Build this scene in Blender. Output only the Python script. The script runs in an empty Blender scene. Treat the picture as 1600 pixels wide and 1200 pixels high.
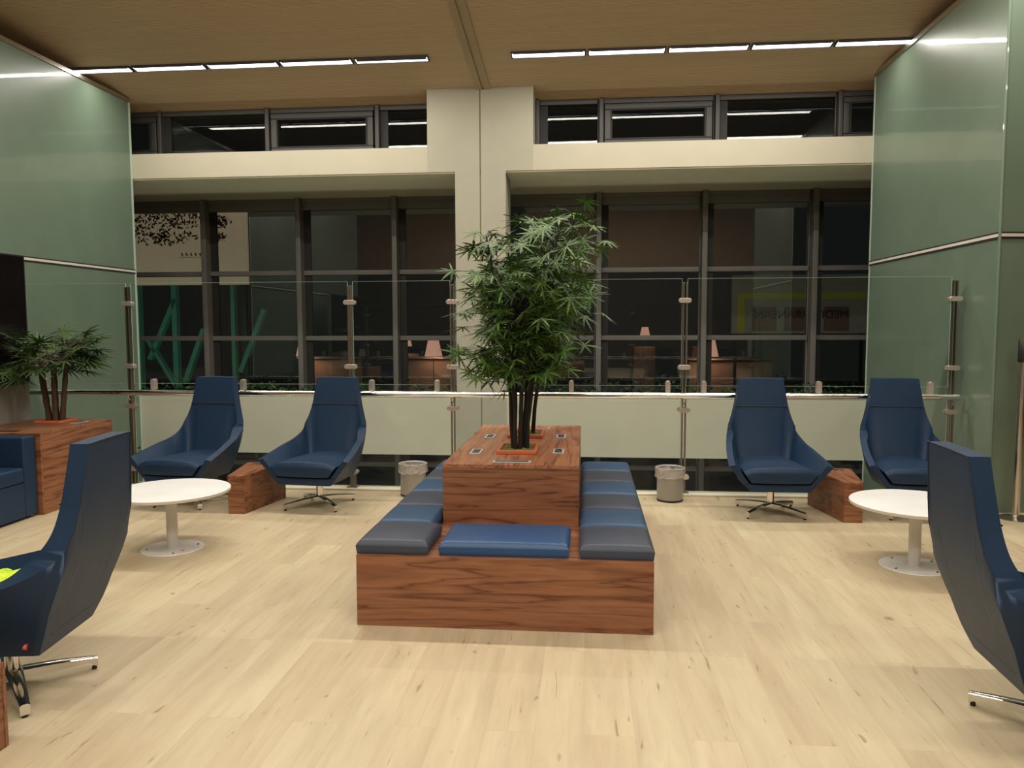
import bpy, bmesh, math, random
from mathutils import Vector, Matrix, noise
R = math.radians
PI = math.pi
random.seed(7)
SC = bpy.context.scene
COL = SC.collection

# ------------------------------------------------------------------ materials
def new_mat(name):
    m = bpy.data.materials.new(name); m.use_nodes = True
    nt = m.node_tree
    return m, nt, nt.nodes['Principled BSDF']

def nd(nt, t, **kw):
    n = nt.nodes.new(t)
    for k, v in kw.items():
        if hasattr(n, k): setattr(n, k, v)
        else: n.inputs[k].default_value = v
    return n

def ramp(nt, stops):
    n = nt.nodes.new('ShaderNodeValToRGB')
    e = n.color_ramp.elements
    while len(e) < len(stops): e.new(0.5)
    for i, (p, c) in enumerate(stops):
        e[i].position = p; e[i].color = (*c, 1)
    return n

def plain(name, col, rough=.5, metal=0., coat=0., bump=0., bscale=200., spec=.5, noise_amt=.06, emit=None, estr=0):
    m, nt, b = new_mat(name)
    b.inputs['Roughness'].default_value = rough
    b.inputs['Metallic'].default_value = metal
    b.inputs['Coat Weight'].default_value = coat
    b.inputs['Coat Roughness'].default_value = .03
    b.inputs['Specular IOR Level'].default_value = spec
    tc = nd(nt, 'ShaderNodeTexCoord')
    nz = nd(nt, 'ShaderNodeTexNoise'); nz.inputs['Scale'].default_value = 3.; nz.inputs['Detail'].default_value = 4
    nt.links.new(tc.outputs['Object'], nz.inputs['Vector'])
    lo = tuple(max(0, c*(1-noise_amt)) for c in col); hi = tuple(min(1, c*(1+noise_amt)) for c in col)
    rp = ramp(nt, [(.3, lo), (.7, hi)])
    nt.links.new(nz.outputs['Fac'], rp.inputs['Fac'])
    nt.links.new(rp.outputs['Color'], b.inputs['Base Color'])
    if bump:
        n2 = nd(nt, 'ShaderNodeTexNoise'); n2.inputs['Scale'].default_value = bscale; n2.inputs['Detail'].default_value = 3
        nt.links.new(tc.outputs['Object'], n2.inputs['Vector'])
        bp = nd(nt, 'ShaderNodeBump'); bp.inputs['Strength'].default_value = bump; bp.inputs['Distance'].default_value = .01
        nt.links.new(n2.outputs['Fac'], bp.inputs['Height']); nt.links.new(bp.outputs['Normal'], b.inputs['Normal'])
    if emit:
        b.inputs['Emission Color'].default_value = (*emit, 1); b.inputs['Emission Strength'].default_value = estr
    return m

def wood(name, axis, gain=1., sheen=.45):
    """walnut laminate with the grain running along the given object axis"""
    m, nt, b = new_mat(name)
    tc = nd(nt, 'ShaderNodeTexCoord')
    mp = nd(nt, 'ShaderNodeMapping')
    s = [1., 1., 1.]; s['xyz'.index(axis)] = .075
    mp.inputs['Scale'].default_value = s
    mp.inputs['Location'].default_value = (.37, .61, .13)
    nt.links.new(tc.outputs['Object'], mp.inputs['Vector'])
    n1 = nd(nt, 'ShaderNodeTexNoise'); n1.inputs['Scale'].default_value = 8.5; n1.inputs['Detail'].default_value = 3.5; n1.inputs['Roughness'].default_value = .5; n1.inputs['Distortion'].default_value = .35
    n2 = nd(nt, 'ShaderNodeTexNoise'); n2.inputs['Scale'].default_value = 55.; n2.inputs['Detail'].default_value = 5; n2.inputs['Distortion'].default_value = .4
    for n in (n1, n2): nt.links.new(mp.outputs['Vector'], n.inputs['Vector'])
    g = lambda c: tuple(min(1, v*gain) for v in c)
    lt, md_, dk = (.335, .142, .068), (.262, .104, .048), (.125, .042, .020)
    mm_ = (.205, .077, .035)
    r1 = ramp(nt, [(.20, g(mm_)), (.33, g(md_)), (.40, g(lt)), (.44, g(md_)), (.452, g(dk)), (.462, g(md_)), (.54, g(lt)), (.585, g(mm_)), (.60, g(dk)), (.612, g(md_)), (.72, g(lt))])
    r2 = ramp(nt, [(.30, (.60, .53, .50)), (.56, (1., 1., 1.))])
    nt.links.new(n1.outputs['Fac'], r1.inputs['Fac']); nt.links.new(n2.outputs['Fac'], r2.inputs['Fac'])
    mx = nd(nt, 'ShaderNodeMixRGB', blend_type='MULTIPLY'); mx.inputs['Fac'].default_value = .6
    nt.links.new(r1.outputs['Color'], mx.inputs['Color1']); nt.links.new(r2.outputs['Color'], mx.inputs['Color2'])
    nt.links.new(mx.outputs['Color'], b.inputs['Base Color'])
    b.inputs['Roughness'].default_value = .36
    b.inputs['Specular IOR Level'].default_value = sheen
    return m

def floor_mat():
    m, nt, b = new_mat('floor_planks')
    tc = nd(nt, 'ShaderNodeTexCoord')
    mp = nd(nt, 'ShaderNodeMapping'); mp.inputs['Rotation'].default_value = (0, 0, R(90))
    nt.links.new(tc.outputs['Object'], mp.inputs['Vector'])
    br = nd(nt, 'ShaderNodeTexBrick'); br.offset = .37; br.inputs['Scale'].default_value = 1.
    br.inputs['Brick Width'].default_value = 1.2; br.inputs['Row Height'].default_value = .19
    br.inputs['Mortar Size'].default_value = .0012; br.inputs['Mortar Smooth'].default_value = .3
    br.inputs['Color1'].default_value = (.0, .0, .0, 1); br.inputs['Color2'].default_value = (1, 1, 1, 1); br.inputs['Mortar'].default_value = (.5, .5, .5, 1)
    nt.links.new(mp.outputs['Vector'], br.inputs['Vector'])
    # stretched grain, shifted per plank
    mg = nd(nt, 'ShaderNodeMapping'); mg.inputs['Scale'].default_value = (1, .11, 1)
    addv = nd(nt, 'ShaderNodeVectorMath', operation='MULTIPLY_ADD')
    nt.links.new(br.outputs['Color'], addv.inputs[0]); addv.inputs[1].default_value = (7, 13, 0)
    nt.links.new(tc.outputs['Object'], addv.inputs[2]); nt.links.new(addv.outputs[0], mg.inputs['Vector'])
    g1 = nd(nt, 'ShaderNodeTexNoise'); g1.inputs['Scale'].default_value = 26; g1.inputs['Detail'].default_value = 7; g1.inputs['Roughness'].default_value = .6; g1.inputs['Distortion'].default_value = .6
    g2 = nd(nt, 'ShaderNodeTexNoise'); g2.inputs['Scale'].default_value = 6; g2.inputs['Detail'].default_value = 4; g2.inputs['Distortion'].default_value = .8
    g3 = nd(nt, 'ShaderNodeTexNoise'); g3.inputs['Scale'].default_value = 1.1; g3.inputs['Detail'].default_value = 2
    mk = nd(nt, 'ShaderNodeMapping'); mk.inputs['Scale'].default_value = (1, .38, 1)
    nt.links.new(addv.outputs[0], mk.inputs['Vector'])
    kn = nd(nt, 'ShaderNodeTexNoise'); kn.inputs['Scale'].default_value = 17; kn.inputs['Detail'].default_value = 2; kn.inputs['Distortion'].default_value = .3
    nt.links.new(mk.outputs['Vector'], kn.inputs['Vector'])
    for g in (g1, g2): nt.links.new(mg.outputs['Vector'], g.inputs['Vector'])
    nt.links.new(tc.outputs['Object'], g3.inputs['Vector'])
    base = ramp(nt, [(.28, (.53, .435, .29)), (.5, (.60, .505, .335)), (.72, (.655, .57, .385))])
    nt.links.new(g2.outputs['Fac'], base.inputs['Fac'])
    fine = ramp(nt, [(.30, (.42, .33, .27)), (.345, (.90, .87, .85)), (.6, (1, 1, 1))])
    nt.links.new(g1.outputs['Fac'], fine.inputs['Fac'])
    m1 = nd(nt, 'ShaderNodeMixRGB', blend_type='MULTIPLY'); m1.inputs['Fac'].default_value = .7
    nt.links.new(base.outputs['Color'], m1.inputs['Color1']); nt.links.new(fine.outputs['Color'], m1.inputs['Color2'])
    kr = ramp(nt, [(.245, (.40, .28, .20)), (.30, (1, 1, 1))])
    nt.links.new(kn.outputs['Fac'], kr.inputs['Fac'])
    m2 = nd(nt, 'ShaderNodeMixRGB', blend_type='MULTIPLY'); m2.inputs['Fac'].default_value = .6
    nt.links.new(m1.outputs['Color'], m2.inputs['Color1']); nt.links.new(kr.outputs['Color'], m2.inputs['Color2'])
    mc = nd(nt, 'ShaderNodeMapping'); mc.inputs['Scale'].default_value = (1, .045, 1)
    nt.links.new(addv.outputs[0], mc.inputs['Vector'])
    ck = nd(nt, 'ShaderNodeTexNoise'); ck.inputs['Scale'].default_value = 60; ck.inputs['Detail'].default_value = 4; ck.inputs['Distortion'].default_value = .5
    nt.links.new(mc.outputs['Vector'], ck.inputs['Vector'])
    cr = ramp(nt, [(.27, (.50, .38, .28)), (.305, (1, 1, 1)), (.62, (1, 1, 1)), (.70, (.93, .90, .86))])
    nt.links.new(ck.outputs['Fac'], cr.inputs['Fac'])
    mcr = nd(nt, 'ShaderNodeMixRGB', blend_type='MULTIPLY'); mcr.inputs['Fac'].default_value = .75
    nt.links.new(m2.outputs['Color'], mcr.inputs['Color1']); nt.links.new(cr.outputs['Color'], mcr.inputs['Color2'])
    m2 = mcr
    tint = ramp(nt, [(0, (.93, .89, .88)), (1, (1., 1., 1.))])
    nt.links.new(br.outputs['Color'], tint.inputs['Fac'])
    m3 = nd(nt, 'ShaderNodeMixRGB', blend_type='MULTIPLY'); m3.inputs['Fac'].default_value = .8
    nt.links.new(m2.outputs['Color'], m3.inputs['Color1']); nt.links.new(tint.outputs['Color'], m3.inputs['Color2'])
    seam = ramp(nt, [(0, (1, 1, 1)), (1, (.86, .82, .77))])
    nt.links.new(br.outputs['Fac'], seam.inputs['Fac'])
    m4 = nd(nt, 'ShaderNodeMixRGB', blend_type='MULTIPLY'); m4.inputs['Fac'].default_value = .7
    nt.links.new(m3.outputs['Color'], m4.inputs['Color1']); nt.links.new(seam.outputs['Color'], m4.inputs['Color2'])
    nt.links.new(m4.outputs['Color'], b.inputs['Base Color'])
    b.inputs['Roughness'].default_value = .42; b.inputs['Specular IOR Level'].default_value = .35
    return m

def ceiling_mat():
    m, nt, b = new_mat('ceiling_slats')
    tc = nd(nt, 'ShaderNodeTexCoord')
    wv = nd(nt, 'ShaderNodeTexWave', wave_type='BANDS', bands_direction='Y'); wv.inputs['Scale'].default_value = 15.; wv.inputs['Distortion'].default_value = .15
    nt.links.new(tc.outputs['Object'], wv.inputs['Vector'])
    mp = nd(nt, 'ShaderNodeMapping'); mp.inputs['Scale'].default_value = (.4, 14, 1)
    nt.links.new(tc.outputs['Object'], mp.inputs['Vector'])
    nz = nd(nt, 'ShaderNodeTexNoise'); nz.inputs['Scale'].default_value = 3; nz.inputs['Detail'].default_value = 3
    nt.links.new(mp.outputs['Vector'], nz.inputs['Vector'])
    r1 = ramp(nt, [(.0, (.36, .24, .14)), (.35, (.60, .425, .265)), (1, (.66, .475, .30))])
    nt.links.new(wv.outputs['Fac'], r1.inputs['Fac'])
    r2 = ramp(nt, [(.3, (.88, .87, .84)), (.7, (1, 1, 1))])
    nt.links.new(nz.outputs['Fac'], r2.inputs['Fac'])
    mx = nd(nt, 'ShaderNodeMixRGB', blend_type='MULTIPLY'); mx.inputs['Fac'].default_value = 1
    nt.links.new(r1.outputs['Color'], mx.inputs['Color1']); nt.links.new(r2.outputs['Color'], mx.inputs['Color2'])
    nt.links.new(mx.outputs['Color'], b.inputs['Base Color'])
    b.inputs['Roughness'].default_value = .7; b.inputs['Specular IOR Level'].default_value = .2
    return m

def glass_mat(name, tint, refl, rough=0.0, fres=True):
    m = bpy.data.materials.new(name); m.use_nodes = True; nt = m.node_tree
    nt.nodes.clear()
    out = nd(nt, 'ShaderNodeOutputMaterial')
    tr = nd(nt, 'ShaderNodeBsdfTransparent'); tr.inputs['Color'].default_value = (*tint, 1)
    gl = nd(nt, 'ShaderNodeBsdfGlossy'); gl.inputs['Roughness'].default_value = rough; gl.inputs['Color'].default_value = (1, 1, 1, 1)
    mx = nd(nt, 'ShaderNodeMixShader')
    fr = nd(nt, 'ShaderNodeFresnel'); fr.inputs['IOR'].default_value = 1.45
    ma = nd(nt, 'ShaderNodeMath', operation='MULTIPLY_ADD'); ma.inputs[1].default_value = 1.; ma.inputs[2].default_value = refl
    ma.use_clamp = True
    nt.links.new(fr.outputs[0], ma.inputs[0]); nt.links.new(ma.outputs[0], mx.inputs[0])
    nt.links.new(tr.outputs[0], mx.inputs[1]); nt.links.new(gl.outputs[0], mx.inputs[2])
    nt.links.new(mx.outputs[0], out.inputs['Surface'])
    return m

def leaf_mat(name, c1, c2, rough=.4):
    m, nt, b = new_mat(name)
    oi = nd(nt, 'ShaderNodeNewGeometry')
    rp = ramp(nt, [(0, c1), (1, c2)])
    nt.links.new(oi.outputs['Random Per Island'], rp.inputs['Fac'])
    nt.links.new(rp.outputs['Color'], b.inputs['Base Color'])
    b.inputs['Roughness'].default_value = rough
    return m

M = {}
M['floor'] = floor_mat()
M['ceiling'] = ceiling_mat()
M['wood_x'] = wood('walnut_grain_across', 'x')
M['wood_y'] = wood('walnut_grain_lengthwise', 'y')
M['wood_top'] = wood('walnut_top_sheen', 'y', 1.35, .6)  # same walnut, lightened to hold the sheen on the table top
M['leather'] = plain('navy_leather', (.0125, .034, .076), .46, bump=.12, bscale=260, spec=.32)
M['leather_blue'] = plain('blue_leather', (.018, .068, .18), .40, bump=.12, bscale=260)
M['leather_mid'] = plain('steel_blue_leather', (.028, .074, .155), .42, bump=.12, bscale=260, spec=.4)
M['leather_grey'] = plain('slate_grey_leather', (.046, .056, .084), .45, bump=.12, bscale=260, spec=.4)
M['piping'] = plain('piping_thread', (.012, .02, .035), .6)
M['chrome'] = plain('chrome', (.78, .77, .75), .10, metal=1)
M['steel'] = plain('brushed_steel', (.62, .58, .52), .22, metal=1)
M['white_lam'] = plain('white_laminate', (.88, .87, .86), .35)
M['white_edge'] = plain('cream_edge', (.62, .56, .49), .5)
M['white_metal'] = plain('white_powder_coat', (.70, .68, .65), .35)
M['plaster'] = plain('cream_plaster', (.385, .36, .28), .75, noise_amt=.03)
M['plaster_lit'] = plain('cream_plaster_lit', (.46, .42, .32), .75, noise_amt=.03)  # column plaster lightened: stronger light on the beam put into the colour
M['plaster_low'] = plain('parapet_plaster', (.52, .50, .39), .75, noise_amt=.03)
M['plaster_soffit'] = plain('soffit_plaster', (.80, .72, .50), .8, noise_amt=.03)
M['win_frame'] = plain('grey_aluminium_frame', (.16, .152, .138), .45, metal=0)
M['clere_frame'] = plain('dark_aluminium_frame', (.045, .043, .040), .45)
M['win_dark'] = plain('dark_gasket', (.015, .014, .013), .6)
M['green'] = plain('green_film_glass', (.138, .190, .138), .35, coat=.5, noise_amt=.05)
M['green_edge'] = plain('pale_glass_edge', (.42, .52, .42), .3)
M['window_glass'] = glass_mat('window_pane', (.80, .82, .80), .085)
M['clere_glass'] = glass_mat('clerestory_pane', (.55, .5, .46), -.015)
M['clear_glass'] = glass_mat('clear_pane', (.955, .975, .96), -.012)
M['glass_edge'] = plain('clear_glass_edge', (.32, .42, .36), .2)
M['clamp'] = plain('satin_clamp', (.66, .58, .52), .3, metal=.75)
M['strip'] = plain('lit_diffuser', (.9, .9, .9), .5, emit=(1, .97, 1.), estr=5.5)
M['strip_dim'] = plain('louvred_diffuser', (.8, .8, .8), .5, emit=(1, .95, .95), estr=4.)
M['louvre'] = plain('dark_louvre', (.05, .045, .05), .5)
M['orange'] = plain('terracotta_orange_plastic', (.58, .155, .065), .4)
M['moss'] = plain('moss', (.13, .12, .02), .9, bump=1., bscale=60, noise_amt=.6)
M['stem_dark'] = plain('black_cane', (.013, .010, .008), .55)
M['stem_brown'] = plain('fibrous_brown_trunk', (.085, .042, .022), .8, bump=.6, bscale=90, noise_amt=.4)
M['leaf'] = leaf_mat('aralia_leaf', (.026, .070, .012), (.10, .20, .032), .5)
M['palm_leaf'] = leaf_mat('fan_leaf', (.020, .046, .010), (.075, .135, .028), .5)
M['hedge'] = leaf_mat('hedge_leaf', (.01, .03, .006), (.05, .12, .02), .5)
M['bin'] = plain('grey_bin_metal', (.36, .35, .33), .35, metal=.3)
M['black'] = plain('black_plastic', (.012, .011, .011), .4)
M['screen'] = plain('black_screen', (.006, .005, .005), .12, noise_amt=0)
M['grey_panel'] = plain('pale_grey_panel', (.33, .31, .26), .5)
M['hivis'] = plain('high_visibility_cloth', (.62, .80, .04), .6, bump=.3, bscale=80, emit=(.6, .8, 0), estr=.08)
M['red'] = plain('red_tag', (.65, .02, .03), .5)
M['white'] = plain('white_thread', (.85, .85, .85), .5)
M['outlet'] = plain('pale_outlet_frame', (.52, .53, .56), .35)
M['post'] = plain('dark_steel', (.34, .30, .26), .3, metal=1)
M['curb'] = plain('cream_kerb', (.72, .66, .52), .5)
M['dark_floor'] = plain('dark_ground', (.02, .022, .02), .7)
M['back_wall'] = plain('dark_back_wall', (.07, .05, .038), .8)
M['tan_wall'] = plain('tan_bulkhead', (.50, .34, .21), .8)
M['lamp_shade'] = plain('pink_lit_shade', (.8, .5, .4), .7, emit=(1., .50, .36), estr=.48)
M['poster'] = plain('self_lit_print', (.4, .33, .22), .7, emit=(.75, .56, .36), estr=.20, noise_amt=.1)  # glow added to show the reflected mural, no backlight behind it
M['ink'] = plain('ink', (.015, .014, .012), .8)
M['steel_green'] = plain('green_painted_steel', (.05, .16, .10), .6, emit=(.15, .5, .33), estr=.035)  # faint green glow added in place of light on the steel
M['counter'] = plain('taupe_counter', (.26, .19, .145), .7)
M['sign_pale'] = plain('pale_sign', (.30, .29, .25), .7, emit=(.30, .30, .22), estr=.055)  # pale, yellow and tan sign parts carry an added glow for light
M['sign_yellow'] = plain('yellow_band', (.40, .38, .04), .7, emit=(.5, .5, .05), estr=.05)
M['sign_brown'] = plain('brown_lettering', (.06, .035, .02), .7)
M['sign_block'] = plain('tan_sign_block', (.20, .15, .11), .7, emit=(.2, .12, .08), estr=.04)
M['trim_ceiling'] = plain('ceiling_seam_trim', (.40, .29, .17), .7)
def liner_mat():
    m, nt, b = new_mat('bin_liner')
    b.inputs['Base Color'].default_value = (.75, .68, .62, 1); b.inputs['Roughness'].default_value = .25
    b.inputs['Alpha'].default_value = .42
    tc = nd(nt, 'ShaderNodeTexCoord'); n2 = nd(nt, 'ShaderNodeTexNoise'); n2.inputs['Scale'].default_value = 28
    nt.links.new(tc.outputs['Object'], n2.inputs['Vector'])
    bp = nd(nt, 'ShaderNodeBump'); bp.inputs['Strength'].default_value = .9; bp.inputs['Distance'].default_value = .02
    nt.links.new(n2.outputs['Fac'], bp.inputs['Height']); nt.links.new(bp.outputs['Normal'], b.inputs['Normal'])
    return m
M['liner'] = liner_mat()

# ------------------------------------------------------------------ mesh helpers
def box(bm, x0, x1, y0, y1, z0, z1):
    vs = [bm.verts.new((x, y, z)) for x in (x0, x1) for y in (y0, y1) for z in (z0, z1)]
    for f in ((0, 1, 3, 2), (4, 6, 7, 5), (0, 4, 5, 1), (2, 3, 7, 6), (0, 2, 6, 4), (1, 5, 7, 3)):
        bm.faces.new([vs[i] for i in f])

def prism(bm, poly, z0, z1):
    """poly: list of (x, y), extruded in z"""
    a = [bm.verts.new((x, y, z0)) for x, y in poly]; b = [bm.verts.new((x, y, z1)) for x, y in poly]
    n = len(poly)
    bm.faces.new(a[::-1]); bm.faces.new(b)
    for i in range(n): bm.faces.new((a[i], a[(i+1) % n], b[(i+1) % n], b[i]))

def tube(bm, pts, rad, seg=10, cap=True):
    pts = [Vector(p) for p in pts]
    n = len(pts)
    rads = rad if isinstance(rad, (list, tuple)) else [rad]*n
    rings = []
    prev = None
    for i, p in enumerate(pts):
        d = (pts[min(i+1, n-1)]-pts[max(i-1, 0)]).normalized()
        if prev is None:
            u = d.cross(Vector((0, 0, 1)))
            if u.length < .1: u = d.cross(Vector((1, 0, 0)))
        else:
            u = prev - d*prev.dot(d)
        u.normalize(); prev = u; v = d.cross(u)
        rings.append([bm.verts.new(p+(u*math.cos(2*PI*k/seg)+v*math.sin(2*PI*k/seg))*rads[i]) for k in range(seg)])
    for i in range(n-1):
        for k in range(seg):
            bm.faces.new((rings[i][k], rings[i][(k+1) % seg], rings[i+1][(k+1) % seg], rings[i+1][k]))
    if cap:
        bm.faces.new(rings[0][::-1]); bm.faces.new(rings[-1])

def lathe(bm, prof, seg=40, cx=0, cy=0):
    rings = []
    for r, z in prof:
        if r < 1e-5: rings.append([bm.verts.new((cx, cy, z))])
        else: rings.append([bm.verts.new((cx+r*math.cos(2*PI*k/seg), cy+r*math.sin(2*PI*k/seg), z)) for k in range(seg)])
    for a, b in zip(rings, rings[1:]):
        for k in range(seg):
            k2 = (k+1) % seg
            if len(a) == 1 and len(b) == 1: continue
            if len(a) == 1: bm.faces.new((a[0], b[k2], b[k]))
            elif len(b) == 1: bm.faces.new((a[k], a[k2], b[0]))
            else: bm.faces.new((a[k], a[k2], b[k2], b[k]))

def obj(name, bm, mat, parent=None, smooth=False, bevel=0, bseg=2, loc=None, recalc=True):
    if recalc: bmesh.ops.recalc_face_normals(bm, faces=bm.faces)
    me = bpy.data.meshes.new(name); bm.to_mesh(me); bm.free()
    if smooth:
        for p in me.polygons: p.use_smooth = True
        me.set_sharp_from_angle(angle=R(40))
    o = bpy.data.objects.new(name, me); COL.objects.link(o)
    for m in (mat if isinstance(mat, list) else [mat]): me.materials.append(m)
    if bevel:
        md = o.modifiers.new('bevel', 'BEVEL'); md.width = bevel; md.segments = bseg; md.limit_method = 'ANGLE'; md.angle_limit = R(35)
        if not smooth:
            for p in me.polygons: p.use_smooth = True
            me.set_sharp_from_angle(angle=R(35))
            wn = o.modifiers.new('wn', 'WEIGHTED_NORMAL'); wn.keep_sharp = False
    if parent is not None: o.parent = parent
    if loc is not None: o.location = loc
    return o

def boxobj(name, dims, mat, parent=None, bevel=0, bseg=2):
    bm = bmesh.new(); box(bm, *dims)
    return obj(name, bm, mat, parent, bevel=bevel, bseg=bseg)

def tag(o, label=None, cat=None, group=None, kind=None):
    if label: o['label'] = label
    if cat: o['category'] = cat
    if group: o['group'] = group
    if kind: o['kind'] = kind
    return o

def thing(name, label, cat, loc=(0, 0, 0), rz=0, group=None, kind=None):
    o = bpy.data.objects.new(name, None); COL.objects.link(o); o.empty_display_size = .1
    o.location = loc; o.rotation_euler = (0, 0, rz)
    return tag(o, label, cat, group, kind)

def dup(o, parent=None):
    c = o.copy(); COL.objects.link(c)
    if parent is not None: c.parent = parent
    for ch in list(o.children): dup(ch, c)
    return c

def crom(P, t):
    """Catmull-Rom through a list of Vectors, t in 0..len-1"""
    n = len(P)-1; i = min(int(t), n-1); f = t-i
    p0 = P[max(i-1, 0)]; p1 = P[i]; p2 = P[i+1]; p3 = P[min(i+2, n)]
    return .5*((2*p1)+(p2-p0)*f+(2*p0-5*p1+4*p2-p3)*f*f+(3*p1-p0-3*p2+p3)*f*f*f)

# ------------------------------------------------------------------ shell of the place
YB = 9.5            # face of column, beam and spandrel
YW = 11.2           # main window line
XL, XR = -5.75, 3.3 # green glass enclosures
def zc(y): return 4.41+.13*(YB-y)

bm = bmesh.new(); box(bm, -9, 8, -6, 7.2, -.25, 0)
tag(obj('floor', bm, M['floor']), 'pale whitewashed plank floor of the lounge', 'floor', kind='structure')
tag(boxobj('trim_1', (-5.75, XR, 7.04, 7.2, 0, .018), M['curb'], bevel=.004), 'cream kerb strip under the glass railing', 'trim', kind='structure')
bm = bmesh.new()
def sloped(bm, x0, x1, y0, y1, t=.2, dz=0.):
    vs = [bm.verts.new(p) for p in [(x0, y0, zc(y0)+dz), (x1, y0, zc(y0)+dz), (x1, y1, zc(y1)+dz), (x0, y1, zc(y1)+dz),
                                    (x0, y0, zc(y0)+t), (x1, y0, zc(y0)+t), (x1, y1, zc(y1)+t), (x0, y1, zc(y1)+t)]]
    for f in ((0, 1, 2, 3), (7, 6, 5, 4), (0, 4, 5, 1), (1, 5, 6, 2), (2, 6, 7, 3), (3, 7, 4, 0)): bm.faces.new([vs[i] for i in f])
sloped(bm, -9, 8, -6, 10.15)
tag(obj('ceiling', bm, M['ceiling']), 'brown finely slatted ceiling sloping down to the windows', 'ceiling', kind='structure')
bm = bmesh.new()
sloped(bm, -1.335, -1.262, -6, YB, .0, -.025); sloped(bm, -1.238, -1.165, -6, YB, .0, -.025)
tag(obj('trim_2', bm, M['trim_ceiling']), 'double seam strip running along the slatted ceiling', 'trim', kind='structure')

bm = bmesh.new()
box(bm, -1.60, -1.298, YB, 10.1, -3.5, 3.42); box(bm, -1.282, -.98, YB, 10.1, -3.5, 3.42); box(bm, -1.298, -1.282, YB+.02, 10.1, -3.5, 3.42)
box(bm, -1.94, -1.298, YB, 10.1, 3.42, 3.725); box(bm, -1.282, -.645, YB, 10.1, 3.42, 3.725); box(bm, -1.298, -1.282, YB+.02, 10.1, 3.42, 3.725)
box(bm, -1.94, -1.298, YB, 9.9, 3.725, zc(YB)+.05); box(bm, -1.282, -.645, YB, 9.9, 3.725, zc(YB)+.05); box(bm, -1.298, -1.282, YB+.02, 9.9, 3.725, zc(YB)+.05)
tag(obj('wall_back', bm, M['plaster']), 'cream column with wide head block and vertical joint', 'column', kind='structure')
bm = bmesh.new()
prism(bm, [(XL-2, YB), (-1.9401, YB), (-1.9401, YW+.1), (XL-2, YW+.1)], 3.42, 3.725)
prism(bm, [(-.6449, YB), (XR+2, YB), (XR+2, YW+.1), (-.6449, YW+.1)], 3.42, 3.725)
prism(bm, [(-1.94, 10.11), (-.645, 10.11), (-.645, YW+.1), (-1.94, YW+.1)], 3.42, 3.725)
tag(obj('trim_3', bm, M['plaster_lit']), 'cream beam between the clerestory and the tall windows', 'beam', kind='structure')
tag(boxobj('trim_4', (XL-2, XR+2, YB+.02, YW-.06, 3.405, 3.419), M['plaster_soffit']), 'olive soffit under the cream beam', 'trim', kind='structure')
for k, (a, b, n) in enumerate(((XL-.5, -1.601, 'left'), (-.979, XR+.5, 'right'))):
    tag(boxobj('trim_%d' % (5+k), (a, b, YB, YB+.22, -.07, .69), M['plaster_low']), 'low cream parapet behind the railing, %s of the column' % n, 'parapet', kind='structure')

# low planting trough with hedge behind the spandrel
rnd = random.Random(3)
for (ta, tb_, side) in ((XL-1.2, -1.66, 'left'), (-.92, XR+1.2, 'right')):
    tr = thing('planter_trough', 'long trough of low green plants behind the parapet, %s of the column' % side, 'planter', ((ta+tb_)/2, 0, 0), group='window sill planters')
    w2 = (tb_-ta)/2
    boxobj('trough', (-w2, w2, YB+.24, 10.9, .3, .58), M['win_dark'], tr)
    bm = bmesh.new()
    for k in range(int(w2*620)):
        x = rnd.uniform(-w2, w2); y = rnd.uniform(YB+.28, 10.85)
        h = .57+abs(noise.noise(Vector((x*1.7, y*1.5, w2))))*.34*rnd.random()**.6+.05
        a = rnd.uniform(0, 2*PI); l = rnd.uniform(.03, .075)
        c = Vector((x, y, h)); d = Vector((math.cos(a), math.sin(a), rnd.uniform(-.3, .9))).normalized()*l
        s = d.cross(Vector((0, 0, 1))).normalized()*l*.38
        bm.faces.new([bm.verts.new(p) for p in (c, c+d*.5+s, c+d, c+d*.5-s)])
    obj('foliage', bm, M['hedge'], tr, recalc=False)

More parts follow.
